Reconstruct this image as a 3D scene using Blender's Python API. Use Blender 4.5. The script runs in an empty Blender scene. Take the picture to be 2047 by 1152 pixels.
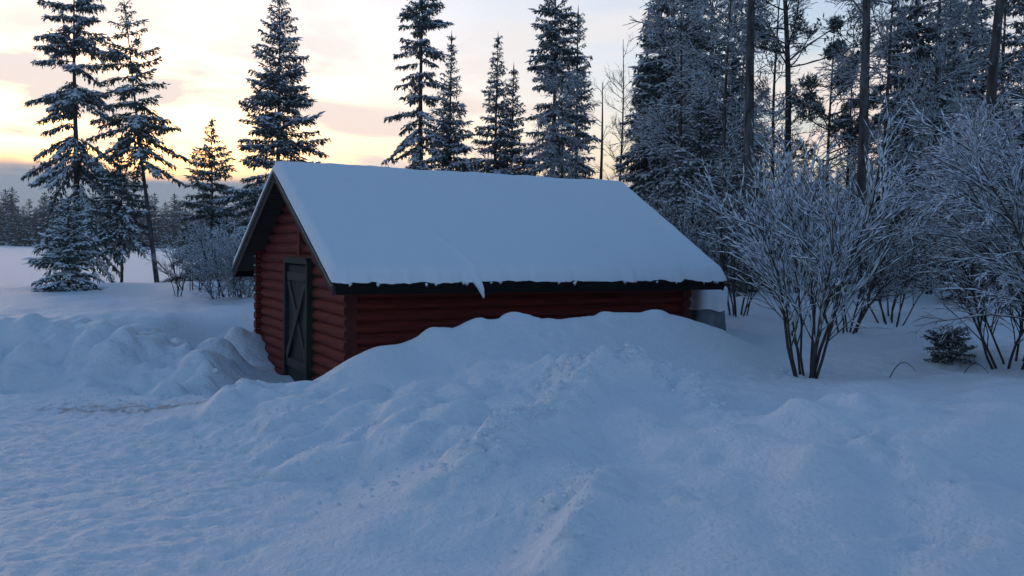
import bpy, math, random
import numpy as np

# ------------------------------------------------------------------ camera
SC = bpy.context.scene
COL = SC.collection
CAM_H = 1.70
PITCH, ROLL, FPX = 0.04896, 0.01727, 1758.0
_cp, _sp, _cr, _sr = math.cos(PITCH), math.sin(PITCH), math.cos(ROLL), math.sin(ROLL)
FWD = np.array([0, _cp, -_sp]); _UP = np.array([0, _sp, _cp]); _RT = np.array([1.0, 0, 0])
EU = _cr * _RT + _sr * _UP
EV = -_sr * _RT + _cr * _UP
EYE = np.array([0, 0, CAM_H])
from mathutils import Matrix, Vector
cd = bpy.data.cameras.new('camera')
cam = bpy.data.objects.new('camera', cd); COL.objects.link(cam)
cam.matrix_world = Matrix(((EU[0], EV[0], -FWD[0], 0), (EU[1], EV[1], -FWD[1], 0),
                           (EU[2], EV[2], -FWD[2], CAM_H), (0, 0, 0, 1)))
cd.sensor_width = 36.0; cd.lens = FPX / 2047 * 36.0
cd.clip_start = 0.05; cd.clip_end = 3000
SC.camera = cam

# ------------------------------------------------------------------ light
SUN_AZ = math.radians(-29.0)      # left of the view axis (+Y)
SUN_EL = math.radians(1.5)
SKY_STRENGTH = 0.15
EXPOSURE = 2.43
SC.view_settings.view_transform = 'Standard'
SC.view_settings.look = 'None'
SC.view_settings.gamma = 1.0
SC.view_settings.use_curve_mapping = False
SC.view_settings.exposure = EXPOSURE
SC.cycles.use_denoising = True
SC.cycles.max_bounces = 6
SC.cycles.diffuse_bounces = 4

world = bpy.data.worlds.new('World'); SC.world = world; world.use_nodes = True
nt = world.node_tree; nt.nodes.clear()
def N(tree, typ, **kw):
    n = tree.nodes.new(typ)
    for k, v in kw.items():
        if k == 'inp':
            for kk, vv in v.items(): n.inputs[kk].default_value = vv
        else: setattr(n, k, v)
    return n
L = nt.links.new
sky = N(nt, 'ShaderNodeTexSky', sky_type='NISHITA', sun_disc=False, sun_elevation=SUN_EL, sun_rotation=SUN_AZ,
        altitude=100, air_density=1.0, dust_density=2.5, ozone_density=2.45)
tc = N(nt, 'ShaderNodeTexCoord')
sep = N(nt, 'ShaderNodeSeparateXYZ'); L(tc.outputs['Generated'], sep.inputs[0])
def math_node(tree, op, a, b=None, clamp=False):
    m = N(tree, 'ShaderNodeMath', operation=op, use_clamp=clamp)
    for i, v in enumerate((a, b)):
        if v is None: continue
        if isinstance(v, (int, float)): m.inputs[i].default_value = v
        else: tree.links.new(v, m.inputs[i])
    return m.outputs[0]
def mapr(tree, v, a, b, c, d, smooth=True):
    m = N(tree, 'ShaderNodeMapRange', interpolation_type='SMOOTHSTEP' if smooth else 'LINEAR')
    tree.links.new(v, m.inputs[0])
    for i, x in enumerate((a, b, c, d)): m.inputs[1 + i].default_value = x
    return m.outputs[0]
# streaky high clouds, projected on a flat layer
zc = math_node(nt, 'ADD', math_node(nt, 'MAXIMUM', sep.outputs[2], 0.0), 0.12)
px_ = math_node(nt, 'DIVIDE', sep.outputs[0], zc); py_ = math_node(nt, 'DIVIDE', sep.outputs[1], zc)
cmb = N(nt, 'ShaderNodeCombineXYZ'); L(px_, cmb.inputs[0]); L(py_, cmb.inputs[1])
nz = N(nt, 'ShaderNodeTexNoise', inp={'Scale': 1.05, 'Detail': 6.0, 'Roughness': 0.55, 'Distortion': 0.4}); L(cmb.outputs[0], nz.inputs['Vector'])
cl = mapr(nt, nz.outputs[0], 0.45, 0.60, 0.0, 1.0)
veil = mapr(nt, sep.outputs[2], 0.10, 0.55, 1.0, 0.0)             # thin haze layer, denser towards the horizon all round
fac = math_node(nt, 'ADD', math_node(nt, 'MULTIPLY', veil, 0.42), math_node(nt, 'MULTIPLY', cl, math_node(nt, 'ADD', 0.15, math_node(nt, 'MULTIPLY', veil, 0.50))), True)
# low bank along the whole horizon
mpb = N(nt, 'ShaderNodeMapping'); mpb.inputs['Scale'].default_value = (1, 1, 5); L(tc.outputs['Generated'], mpb.inputs[0])
nz2 = N(nt, 'ShaderNodeTexNoise', inp={'Scale': 4.0, 'Detail': 5.0, 'Roughness': 0.55}); L(mpb.outputs[0], nz2.inputs['Vector'])
edge = math_node(nt, 'ADD', sep.outputs[2], math_node(nt, 'MULTIPLY', math_node(nt, 'SUBTRACT', nz2.outputs[0], 0.5), 0.05))
bank = mapr(nt, edge, 0.056, 0.088, 1.0, 0.0)
# cloud and haze colour: the light of the sky behind it, evened out and slightly warm
bw = N(nt, 'ShaderNodeRGBToBW'); L(sky.outputs[0], bw.inputs[0])
gr = N(nt, 'ShaderNodeMix', data_type='RGBA', blend_type='MULTIPLY', inp={0: 1.0}); dv = N(nt, 'ShaderNodeVectorMath', operation='DOT_PRODUCT'); L(tc.outputs['Generated'], dv.inputs[0])
dv.inputs[1].default_value = (math.sin(SUN_AZ), math.cos(SUN_AZ), 0.03)
phase = mapr(nt, dv.outputs['Value'], -0.4, 0.8, 0.45, 1.6)
L(math_node(nt, 'MINIMUM', math_node(nt, 'MULTIPLY', bw.outputs[0], phase), 1.02), gr.inputs[6])
tint = N(nt, 'ShaderNodeMix', data_type='RGBA'); L(mapr(nt, sep.outputs[2], 0.09, 0.24, 0.0, 1.0), tint.inputs[0])
tint.inputs[6].default_value = (1.27, 1.03, 0.90, 1); tint.inputs[7].default_value = (1.14, 1.08, 1.06, 1)
L(tint.outputs[2], gr.inputs[7])
mixA = N(nt, 'ShaderNodeMix', data_type='RGBA', blend_type='MIX'); L(fac, mixA.inputs[0]); L(sky.outputs[0], mixA.inputs[6]); L(gr.outputs[2], mixA.inputs[7])
mixB = N(nt, 'ShaderNodeMix', data_type='RGBA', blend_type='MIX'); L(bank, mixB.inputs[0]); L(mixA.outputs[2], mixB.inputs[6])
mixB.inputs[7].default_value = (0.36, 0.43, 0.54, 1)
bg = N(nt, 'ShaderNodeBackground', inp={'Strength': SKY_STRENGTH})
L(mixB.outputs[2], bg.inputs[0])
wo = N(nt, 'ShaderNodeOutputWorld'); L(bg.outputs[0], wo.inputs[0])

sl = bpy.data.lights.new('sun', 'SUN'); sl.energy = 0.07; sl.angle = math.radians(25); sl.color = (1, 0.82, 0.62)
so = bpy.data.objects.new('sun', sl); COL.objects.link(so)
sd = Vector((math.sin(SUN_AZ) * math.cos(SUN_EL), math.cos(SUN_AZ) * math.cos(SUN_EL), math.sin(SUN_EL)))
so.rotation_euler = sd.to_track_quat('Z', 'Y').to_euler()
so.location = (-40, 70, 20)

# ------------------------------------------------------------------ helpers
def pt(u, v, d):
    """point at depth d (metres ahead) seen at photo position (u, v)"""
    return EYE + d * (FWD + (u - 1023.5) / FPX * EU - (v - 576.0) / FPX * EV)

def nrm(a): return a / np.maximum(np.linalg.norm(a, axis=-1, keepdims=True), 1e-9)

def tag(o, label=None, cat=None, group=None, kind=None):
    if label: o['label'] = label
    if cat: o['category'] = cat
    if group: o['group'] = group
    if kind: o['kind'] = kind
    return o
def empty(name, loc=(0, 0, 0), rz=0.0, scale=1.0):
    o = bpy.data.objects.new(name, None); COL.objects.link(o)
    o.location = Vector(loc); o.rotation_euler = (0, 0, rz); o.scale = (scale,) * 3
    o.empty_display_size = 0.2
    return o
def mesh_tris(name, V, F, smooth=False, mats=(), midx=None):
    V = np.asarray(V, np.float32); F = np.asarray(F, np.int32)
    me = bpy.data.meshes.new(name); k = F.shape[1]
    me.vertices.add(len(V)); me.vertices.foreach_set('co', V.ravel())
    me.loops.add(F.size); me.loops.foreach_set('vertex_index', F.ravel())
    me.polygons.add(len(F))
    me.polygons.foreach_set('loop_start', np.arange(0, F.size, k, dtype=np.int32))
    me.polygons.foreach_set('loop_total', np.full(len(F), k, np.int32))
    for m in mats: me.materials.append(m)
    if midx is not None: me.polygons.foreach_set('material_index', np.asarray(midx, np.int32))
    me.update(calc_edges=True)
    me.polygons.foreach_set('use_smooth', np.full(len(F), smooth)); me.validate()
    return me
def obj(name, me, parent=None, loc=None, rot=None):
    o = bpy.data.objects.new(name, me); COL.objects.link(o)
    if parent: o.parent = parent
    if loc is not None: o.location = Vector(loc)
    if rot is not None: o.rotation_euler = rot
    return o

class Geo:
    def __init__(s): s.V = []; s.F = []; s.n = 0
    def add(s, V, F): s.V.append(V.reshape(-1, 3)); s.F.append(F.reshape(-1, 3) + s.n); s.n += V.reshape(-1, 3).shape[0]
    def spindle(s, P0, P1, r, up=0.8, mid=0.45):
        """closed 3-sided spindles; up > 0 humps above the axis, up < 0 hangs below it"""
        if len(P0) == 0: return
        ax = nrm(P1 - P0); Z = np.array([0, 0, 1.0]) + 1e-3
        sd = nrm(np.cross(ax, Z)); u = np.cross(sd, ax)
        r = np.broadcast_to(np.asarray(r, float), (len(P0),))[:, None]
        M = P0 + (P1 - P0) * mid
        V = np.stack([P0, M + sd * r, M - sd * r, M + u * r * up, P1], 1)
        base = (np.arange(len(P0)) * 5)[:, None, None]
        F = np.array([[0, 1, 2], [0, 2, 3], [0, 3, 1], [4, 2, 1], [4, 3, 2], [4, 1, 3]])[None] + base
        s.add(V, F)
    def tubes(s, P, r0, r1, n=3):
        """P [N,K,3] polylines -> tapered n-sided tubes"""
        if len(P) == 0: return
        Nn, K, _ = P.shape
        T = nrm(np.gradient(P, axis=1)); ref = np.array([0.31, 0.17, 0.94])
        a = nrm(np.cross(T, ref)); b = np.cross(T, a)
        r0 = np.broadcast_to(np.asarray(r0, float), (Nn,)); r1 = np.broadcast_to(np.asarray(r1, float), (Nn,))
        t = np.linspace(0, 1, K)[None]
        R = (r0[:, None] * (1 - t) + r1[:, None] * t)[:, :, None, None]
        th = np.arange(n) * 2 * math.pi / n
        ring = P[:, :, None, :] + R * (np.cos(th)[None, None, :, None] * a[:, :, None, :] + np.sin(th)[None, None, :, None] * b[:, :, None, :])
        i = np.arange(n); j = (i + 1) % n
        q = []
        for k in range(K - 1):
            q.append(np.stack([k * n + i, k * n + j, (k + 1) * n + j], 1)); q.append(np.stack([k * n + i, (k + 1) * n + j, (k + 1) * n + i], 1))
        F = np.concatenate(q)[None] + (np.arange(Nn) * K * n)[:, None, None]
        s.add(ring, F)
    def mesh(s, name, mat, smooth=False):
        if not s.V:
            s.V = [np.zeros((3, 3))]; s.F = [np.array([[0, 1, 2]])]
        return mesh_tris(name, np.concatenate(s.V), np.concatenate(s.F), smooth, (mat,))

_rs = np.random.RandomState(7)
_perm = np.concatenate([_rs.permutation(256)] * 3)
_g = np.stack([np.cos(np.arange(256) * 2.399), np.sin(np.arange(256) * 2.399)], 1)
def perlin(x, y):
    xi = np.floor(x).astype(int); yi = np.floor(y).astype(int); xf = x - xi; yf = y - yi
    xi &= 255; yi &= 255
    u = xf * xf * xf * (xf * (xf * 6 - 15) + 10); v = yf * yf * yf * (yf * (yf * 6 - 15) + 10)
    def gd(i, j, a, b):
        h = _g[_perm[_perm[i] + j]]; return h[..., 0] * a + h[..., 1] * b
    n00 = gd(xi, yi, xf, yf); n10 = gd(xi + 1, yi, xf - 1, yf); n01 = gd(xi, yi + 1, xf, yf - 1); n11 = gd(xi + 1, yi + 1, xf - 1, yf - 1)
    return (n00 * (1 - u) + n10 * u) * (1 - v) + (n01 * (1 - u) + n11 * u) * v
def fbm(x, y, o=4, g=0.5):
    s = 0; a = 1.0
    for k in range(o):
        s = s + a * perlin(x + 17.3 * k, y - 9.1 * k); x = x * 2.03; y = y * 2.03; a *= g
    return s

# ------------------------------------------------------------------ materials
def material(name, col, rough=0.85, noise=None, bump=None, spec=0.3, sss=None):
    m = bpy.data.materials.new(name); m.use_nodes = True; t = m.node_tree
    b = t.nodes['Principled BSDF']; b.inputs['Roughness'].default_value = rough
    b.inputs['Specular IOR Level'].default_value = spec
    b.inputs['Base Color'].default_value = (*col, 1)
    tcn = t.nodes.new('ShaderNodeTexCoord')
    if noise:                                   # (scale, second colour, stretch)
        sc, c2, st = noise
        mp = N(t, 'ShaderNodeMapping'); mp.inputs['Scale'].default_value = st; t.links.new(tcn.outputs['Object'], mp.inputs[0])
        nn = N(t, 'ShaderNodeTexNoise', inp={'Scale': sc, 'Detail': 5.0, 'Roughness': 0.6}); t.links.new(mp.outputs[0], nn.inputs['Vector'])
        f = mapr(t, nn.outputs[0], 0.35, 0.65, 0, 1)
        mx = N(t, 'ShaderNodeMix', data_type='RGBA'); t.links.new(f, mx.inputs[0])
        mx.inputs[6].default_value = (*col, 1); mx.inputs[7].default_value = (*c2, 1)
        t.links.new(mx.outputs[2], b.inputs['Base Color'])
    if bump:                                    # list of (scale, strength, distance, stretch)
        prev = None
        for sc, stg, dist, st in bump:
            mp = N(t, 'ShaderNodeMapping'); mp.inputs['Scale'].default_value = st; t.links.new(tcn.outputs['Object'], mp.inputs[0])
            nn = N(t, 'ShaderNodeTexNoise', inp={'Scale': sc, 'Detail': 4.0, 'Roughness': 0.6}); t.links.new(mp.outputs[0], nn.inputs['Vector'])
            bp = N(t, 'ShaderNodeBump', inp={'Strength': stg, 'Distance': dist}); t.links.new(nn.outputs[0], bp.inputs['Height'])
            if prev: t.links.new(prev.outputs[0], bp.inputs['Normal'])
            prev = bp
        t.links.new(prev.outputs[0], b.inputs['Normal'])
    return m
O3 = (1, 1, 1)
SNOW_C = (0.83, 0.87, 0.93)
M_SNOW = material('snow', SNOW_C, 0.9, bump=[(9, 0.35, 0.03, O3), (60, 0.5, 0.006, O3)], spec=0.15)
M_ROOFSNOW = material('roof_snow', SNOW_C, 0.9, bump=[(5, 0.15, 0.03, O3), (70, 0.35, 0.005, O3)], spec=0.15)
M_TSNOW = material('tree_snow', (0.78, 0.84, 0.92), 0.9, spec=0.15)
M_FROST = material('frost', (0.78, 0.84, 0.92), 0.9, spec=0.15)
M_NEEDLE = material('spruce_needles', (0.030, 0.048, 0.034), 0.8, noise=(7.0, (0.15, 0.18, 0.19), O3))
M_PINE = material('pine_needles', (0.045, 0.070, 0.038), 0.8, noise=(7.0, (0.15, 0.18, 0.16), O3))
M_BARK = material('dark_bark', (0.045, 0.036, 0.030), 0.95, noise=(9, (0.10, 0.085, 0.075), (1, 1, 0.3)), bump=[(25, 0.6, 0.02, (1, 1, 0.3))])
M_PBARK = material('pine_bark', (0.042, 0.032, 0.027), 0.95, noise=(7, (0.12, 0.12, 0.125), (1, 1, 0.25)), bump=[(20, 0.7, 0.03, (1, 1, 0.35))])
M_TWIG = material('twig_bark', (0.045, 0.036, 0.034), 0.9, noise=(6, (0.075, 0.058, 0.050), O3))
M_FAR = material('far_needles', (0.03, 0.045, 0.035), 0.9, noise=(1.0, (0.09, 0.11, 0.115), O3))
M_LOG = material('red_log_paint', (0.185, 0.022, 0.016), 0.85, noise=(5, (0.10, 0.015, 0.013), (0.35, 6, 6)), bump=[(8, 0.5, 0.02, (0.3, 6, 6))])
M_LOGEND = material('log_end', (0.10, 0.020, 0.017), 0.85, noise=(20, (0.06, 0.016, 0.014), O3))
M_DOOR = material('door_boards', (0.036, 0.042, 0.043), 0.85, noise=(6, (0.020, 0.024, 0.025), (6, 6, 0.4)), bump=[(10, 0.5, 0.01, (6, 6, 0.3))])
M_BRACE = material('door_brace', (0.050, 0.056, 0.057), 0.85, noise=(6, (0.030, 0.034, 0.035), (4, 4, 0.6)))
M_GREYW = material('weathered_wood', (0.19, 0.185, 0.175), 0.85, noise=(6, (0.09, 0.087, 0.083), (0.4, 6, 6)), bump=[(10, 0.5, 0.01, (0.3, 6, 6))])
M_DECK = material('roof_boards', (0.055, 0.040, 0.036), 0.9, noise=(5, (0.035, 0.026, 0.024), (0.3, 6, 6)))
M_FELT = material('roofing_felt', (0.010, 0.0105, 0.011), 0.95, spec=0.08, bump=[(40, 0.5, 0.01, O3)])
M_TARP = material('grey_tarp', (0.20, 0.24, 0.28), 0.5, noise=(4, (0.11, 0.14, 0.17), O3), bump=[(6, 0.6, 0.04, O3)])
M_DARKWALL = material('wall_core', (0.03, 0.015, 0.013), 0.95)

# ------------------------------------------------------------------ ground
ctrl = []
def C(u, v, d): ctrl.append(tuple(pt(u, v, d)))
def Wp(x, y, z): ctrl.append((x, y, z))
# ploughed yard, left and near
for x, y, z in ((-1.3, 3, 0), (-3, 3, 0), (-0.3, 3, .02), (-5, 4, 0), (-2.2, 4.5, .0), (-1.0, 4.5, .0), (-3.8, 5.5, 0), (-6.5, 5.5, 0), (-2.0, 5.8, .0),
                (-4.6, 7.2, .0), (-3, 7.0, 0), (-6.4, 7.5, 0), (-5.2, 8.6, 0), (-3.6, 8.5, 0), (-8.5, 7, .05), (-9, 4, .1), (0, 0, 0), (-4, 0, 0), (-4, -4, 0), (-10, 0, .1),
                (3, 0, .25), (6, 0, .4), (6, -4, .4), (1.2, 1.5, .15), (3, 2.5, .33)): Wp(x, y, z)
# ploughed heaps at left
for a in ((20, 652, 11.6), (120, 655, 11.2), (200, 650, 11.6), (330, 645, 12.2), (300, 665, 11.6), (60, 700, 10.6), (150, 705, 10.5), (260, 710, 10.6), (330, 705, 10.9),
          (100, 745, 10.2), (240, 755, 10.0), (30, 760, 10.0), (-120, 655, 11.4), (-300, 650, 11.0), (-200, 740, 9.9), (440, 672, 12.2), (120, 640, 13.2), (330, 635, 14.0), (460, 650, 13.6),
          (250, 638, 13.4), (0, 640, 13.2), (60, 790, 9.4), (200, 790, 9.5), (320, 790, 9.4)): C(*a)
# drift against the hut's left corner
for a in ((395, 745, 10.4), (375, 765, 10.0), (352, 790, 9.6), (430, 730, 11.1), (465, 700, 12.0), (495, 675, 13.6), (480, 755, 11.3), (420, 798, 9.4), (440, 760, 10.3)): C(*a)
# yard in front of the door
for x, y, z in ((-3.1, 10.3, -.18), (-3.6, 11.2, -.15), (-4.0, 12.2, -.1), (-2.5, 9.9, -.15), (-3.2, 9.5, -.1), (-3.9, 9.7, -.05)): Wp(x, y, z)
for lx, ly in ((-.35, 1.6), (-.35, 2.4), (-.35, 3.2), (-.35, 4.0), (-.3, 4.7), (-.8, 3.4), (-.9, 2.4), (-.8, 4.3), (.2, 2.3), (.2, 3.6)):
    Wp(-1.9708 + lx * .8675 - ly * .4974, 9.8 + lx * .4974 + ly * .8675, -.22)
for a in ((455, 805, 8.5), (490, 795, 8.6), (530, 790, 8.7), (580, 792, 8.7), (630, 790, 8.6), (440, 800, 8.35), (480, 805, 8.1), (560, 800, 8.2), (400, 850, 8.0), (450, 860, 7.6), (350, 850, 7.9),
          (560, 860, 7.5), (620, 840, 7.6), (560, 900, 7.1), (430, 900, 7.2)): C(*a)
# big ploughed bank along the long wall
for a in ((668, 745, 8.7), (700, 715, 8.9), (760, 683, 9.2), (860, 652, 9.6), (960, 631, 9.9), (1040, 621, 10.2), (1150, 622, 10.6), (1240, 617, 10.9), (1310, 617, 11.2), (1365, 627, 11.3),
          (1440, 652, 11.2), (1500, 690, 10.9), (1560, 735, 10.2),
          (700, 800, 8.0), (760, 760, 8.4), (850, 700, 9.25), (850, 738, 8.85), (950, 668, 9.65), (950, 700, 9.3), (1040, 665, 9.9), (1040, 712, 9.3), (1120, 745, 8.4), (1180, 752, 7.75), (1250, 762, 7.75), (1320, 772, 7.8), (1200, 680, 10.15), (1200, 735, 9.6), (1210, 742, 8.8),
          (1300, 680, 10.5), (1310, 738, 9.9), (1400, 700, 10.5), (1450, 742, 9.9), (1330, 752, 9.1),
          (1100, 830, 6.95), (1040, 880, 6.4), (960, 930, 5.9), (900, 970, 5.55), (900, 820, 7.2), (980, 780, 7.7), (800, 870, 6.75), (850, 940, 6.0), (700, 900, 6.7), (620, 930, 6.5), (760, 1000, 5.7),
          (1200, 870, 6.3), (1150, 950, 5.45), (1090, 1000, 5.1), (980, 1020, 5.1), (1250, 830, 6.8), (1300, 900, 5.95), (1000, 1120, 4.6), (900, 1080, 4.95)): C(*a)
# behind the bank, along the wall
for x, y, z in ((-1.3, 10.2, -.1), (0.2, 11.2, .1), (1.6, 12.0, .25), (2.8, 12.7, .3), (-2.0, 10.2, -.15), (-1.5, 13, -.1), (1, 14, 0.1)): Wp(x, y, z)
# snow shelf at right
for a in ((1620, 745, 9.8), (1500, 757, 8.7), (1700, 752, 8.9), (1800, 766, 8.2), (1900, 780, 7.7), (2020, 775, 7.5), (1400, 770, 8.2), (1900, 715, 10.6), (2020, 740, 9.8), (1720, 700, 11.2),
          (1480, 640, 14.2), (1560, 660, 13.0), (1760, 670, 12.6), (1640, 640, 15.0), (1900, 660, 13.5), (2040, 690, 12), (1560, 700, 11.6), (1450, 670, 13.0), (1800, 730, 10.2), (2250, 720, 10),
          (1650, 855, 6.3), (1500, 850, 6.6), (1420, 850, 6.5), (1580, 905, 5.7), (1750, 880, 6.0), (1900, 930, 5.3), (2000, 890, 5.6), (1850, 850, 6.5), (2030, 840, 6.4), (1450, 960, 5.2), (1650, 1000, 4.8), (1800, 980, 5.0),
          (1150, 1045, 4.6), (1210, 1070, 4.45), (1250, 1000, 4.95), (1330, 1060, 4.5), (1480, 1060, 4.4), (1200, 1140, 4.15), (1320, 1150, 4.0), (1600, 1100, 4.15), (1800, 1100, 4.15), (2000, 1060, 4.3), (2040, 960, 4.95)): C(*a)
# land behind
for x, y, z in ((-8, 15, .38), (-5, 16, .38), (-12, 14, .35), (-6, 20, .4), (-9.5, 20, .38), (-14, 20, .35), (-20, 15, .3), (-5, 25, .45), (-8, 24.5, .55), (-11, 24, .45), (-14, 24, .35), (-20, 24, .3),
                (-10.8, 23.2, .35), (-6, 29, .35), (-10, 29, .1), (-14, 29, -.1), (-22, 29, -.2), (0, 18, .4), (4, 18, .55), (9, 18, .7), (0, 26, .5), (6, 26, .7), (14, 24, .9), (10, 12, .7), (16, 12, .9),
                (12, 5, .6), (12, -2, .5), (20, 4, .8), (-1, 32, .5), (8, 34, .8), (18, 34, 1.0), (-18, 8, .2), (-20, 0, .2)): Wp(x, y, z)
ctrl = np.array(ctrl)
def _phi(r): return np.sqrt(r * r + 0.03)
_A = _phi(np.linalg.norm(ctrl[:, None, :2] - ctrl[None, :, :2], axis=-1)) - 0.0
_n = len(ctrl)
_A = _A - 0.035 * np.eye(_n)                # slight smoothing (the kernel is conditionally negative definite)
_Bm = np.concatenate([np.ones((_n, 1)), ctrl[:, :2]], 1)
_S = np.block([[_A, _Bm], [_Bm.T, np.zeros((3, 3))]])
_w = np.linalg.solve(_S, np.concatenate([ctrl[:, 2], np.zeros(3)]))
def sstep(x, a, b):
    t = np.clip((x - a) / (b - a), 0, 1); return t * t * (3 - 2 * t)
def far_height(x, y):
    # frozen field at left, low wooded rise at right
    f = sstep(x + 0.12 * (y - 30), -14, 4)
    return -0.2 * (1 - f) + 0.8 * f + 0.06 * perlin(x * .15, y * .15) * f
def hut_local(x, y):
    dx, dy = x + 1.9708, y - 9.8
    return dx * 0.8675 + dy * 0.4974, -dx * 0.4974 + dy * 0.8675
def ground_h(x, y, detail=True):
    x = np.atleast_1d(np.asarray(x, float)); y = np.atleast_1d(np.asarray(y, float))
    near = 1 - sstep(np.hypot(x * .9, y - 8), 20, 27)
    z = far_height(x, y)
    m = near > 0
    if m.any():
        X = np.stack([x[m], y[m]], 1); zz = np.empty(len(X))
        for i in range(0, len(X), 20000):
            c = X[i:i + 20000]
            r = np.sqrt(((c[:, None, :] - ctrl[None, :, :2]) ** 2).sum(-1))
            zz[i:i + 20000] = _phi(r) @ _w[:_n] + _w[_n] + c @ _w[_n + 1:]
        z[m] = z[m] * (1 - near[m]) + zz * near[m]
    if detail:
        yard = sstep(-x - 0.16 * (y - 3) , 0.2, 1.6) * (1 - sstep(y, 8.6, 9.8)) * (1 - sstep(-x, 9, 12))   # trampled and scraped flat
        left = sstep(-x, 3.2, 4.4) * sstep(y, 9.3, 10.2) * (1 - sstep(y, 12.8, 14.5))                        # ploughed heaps
        u_, w_ = hut_local(x, y)
        bank = sstep(u_, -2.0, 0) * (1 - sstep(u_, 5.5, 7.0)) * sstep(w_, -4.6, -3.2) * (1 - sstep(w_, -0.9, 0))
        fade = 1 - sstep(np.hypot(x, y - 6), 22, 60)
        soft = 0.15 * fbm(x * .7, y * .7, 3) + .05 * fbm(x * 1.9 + 5, y * 1.9, 2) * sstep(x, -1, 1.5)
        z = z + fade * soft * (1 - .75 * yard) * (1 - .8 * bank)
        z = z + left * (0.42 * np.abs(fbm(x * .95 + 3, y * .95, 3)) - .21 + .05 * fbm(x * 3.1, y * 3.1, 3))
        rid = 1 - np.abs(fbm((x * .86 + y * .5) * 2.4, (y * .86 - x * .5) * .75, 3)) * 1.6
        z = z + bank * (-.035 + (.045 * rid - .06) * (1 - sstep(w_, -2.6, -1.6)) + .028 * fbm(x * 4.2, y * 4.2, 3) * (1.2 - sstep(w_, -2.6, -1.4)) + .02 * fbm(x * .8 + 3, y * .8, 2))
        cr = np.clip(fbm(x * 1.1 + 40, y * 1.1, 2) * 1.6, 0, 1) * fade
        z = z + .05 * cr * fbm(x * 8, y * 8, 3) * (1 - yard) * (1 - .6 * sstep(y, 12, 15))
        nm = (np.abs(x) < 9) & (y > 3) & (y < 14)
        z[nm] += blobs(x[nm], y[nm])
        z[nm] += ridges(x[nm] + .05 * perlin(x[nm] * 4, y[nm] * 4), y[nm] + .05 * perlin(x[nm] * 4 + 7, y[nm] * 4)) * (1 + .5 * perlin(x[nm] * 2.2, y[nm] * 2.2 + 5))
        tr = fbm(x * 2.6, y * 5.2, 2)
        z = z + yard * (.016 * tr + .045 * np.minimum(0, fbm(x * 4.3 + 9, y * 6.5, 2) + .12) + .026 * fbm(x * 9, y * 13, 3))
    return z
_ridges = []
def add_ridge(path, h, wl, wr):
    _ridges.append((np.array([pt(*a)[:2] for a in path]), h, wl, wr))
def ridges(x, y):
    out = np.zeros_like(x)
    for P, h, wl, wr in _ridges:
        best = np.full(x.shape, 1e9); sgn = np.zeros_like(x); tt = np.zeros_like(x); n = len(P) - 1
        for k in range(n):
            a, b2 = P[k], P[k + 1]; d = b2 - a; L2 = d @ d
            t = np.clip(((x - a[0]) * d[0] + (y - a[1]) * d[1]) / L2, 0, 1)
            ex, ey = x - a[0] - t * d[0], y - a[1] - t * d[1]; r = np.hypot(ex, ey)
            m = r < best; best = np.where(m, r, best); sgn = np.where(m, d[0] * ey - d[1] * ex, sgn); tt = np.where(m, (k + t) / n, tt)
        w = np.where(sgn > 0, wl, wr)
        out = out + 1.5 * h * np.exp(-(best / w) ** 1.5) * (np.minimum(1, 6 * np.minimum(tt, 1 - tt)) * .75 + .25)
    return out
add_ridge([(980, 712, 8.9), (1080, 722, 8.5), (1150, 748, 7.9), (1195, 765, 7.6), (1120, 825, 7.0), (1040, 880, 6.4), (970, 930, 5.9), (920, 975, 5.5)], .15, .42, .16)
add_ridge([(1200, 760, 7.7), (1290, 775, 7.7), (1380, 790, 7.6), (1440, 830, 7.0)], .10, .22, .3)
add_ridge([(1090, 1150, 4.1), (1120, 1080, 4.4), (1165, 1040, 4.6), (1190, 980, 5.0), (1230, 930, 5.4)], .10, .14, .22)
add_ridge([(1560, 875, 6.1), (1650, 855, 6.3), (1760, 870, 6.1)], .09, .25, .4)
add_ridge([(1560, 965, 5.1), (1700, 930, 5.4), (1800, 890, 5.8), (1900, 850, 6.4)], .10, .45, .3)
add_ridge([(1900, 930, 5.2), (1990, 880, 5.7), (2060, 860, 6.0)], .10, .4, .3)
for k in range(5):
    add_ridge([(470 + 75 * k, 905 + 18 * k, 7.1 - .2 * k), (610 + 70 * k, 845 + 14 * k, 7.6 - .2 * k), (760 + 60 * k, 785 + 16 * k, 8.1 - .22 * k)], .05, .16, .10)
add_ridge([(372, 738, 10.0), (398, 716, 10.4), (440, 692, 11.2), (478, 672, 12.6), (503, 655, 14.2)], .12, .45, .30)
add_ridge([(452, 778, 8.5), (500, 764, 8.65), (560, 764, 8.7), (640, 785, 8.6)], .10, .20, .2)
add_ridge([(430, 850, 7.9), (440, 815, 8.2), (460, 800, 8.35), (520, 800, 8.3)], .07, .2, .2)
_br = np.random.RandomState(21); _blobs = []
def add_blobs(path, n, sig, r0, r1, h0, h1):
    P = np.array([pt(*a)[:2] for a in path]); t = _br.rand(n) * (len(P) - 1); k = np.minimum(t.astype(int), len(P) - 2); f = (t - k)[:, None]
    c = P[k] * (1 - f) + P[k + 1] * f + sig * _br.randn(n, 2)
    for i in range(n):
        r = _br.uniform(r0, r1); _blobs.append((c[i, 0], c[i, 1], r, _br.uniform(h0, h1) * r, _br.uniform(.65, 1.0), _br.rand() * 3.14))
add_blobs([(-150, 700, 10.6), (20, 690, 10.8), (150, 690, 10.8), (330, 680, 11.2)], 60, .45, .10, .42, .35, .7)
add_blobs([(0, 650, 11.6), (330, 645, 12.2)], 25, .3, .12, .35, .25, .45)
add_blobs([(355, 780, 9.6), (385, 755, 9.9), (415, 735, 10.4)], 14, .16, .10, .28, .4, .7)
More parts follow.
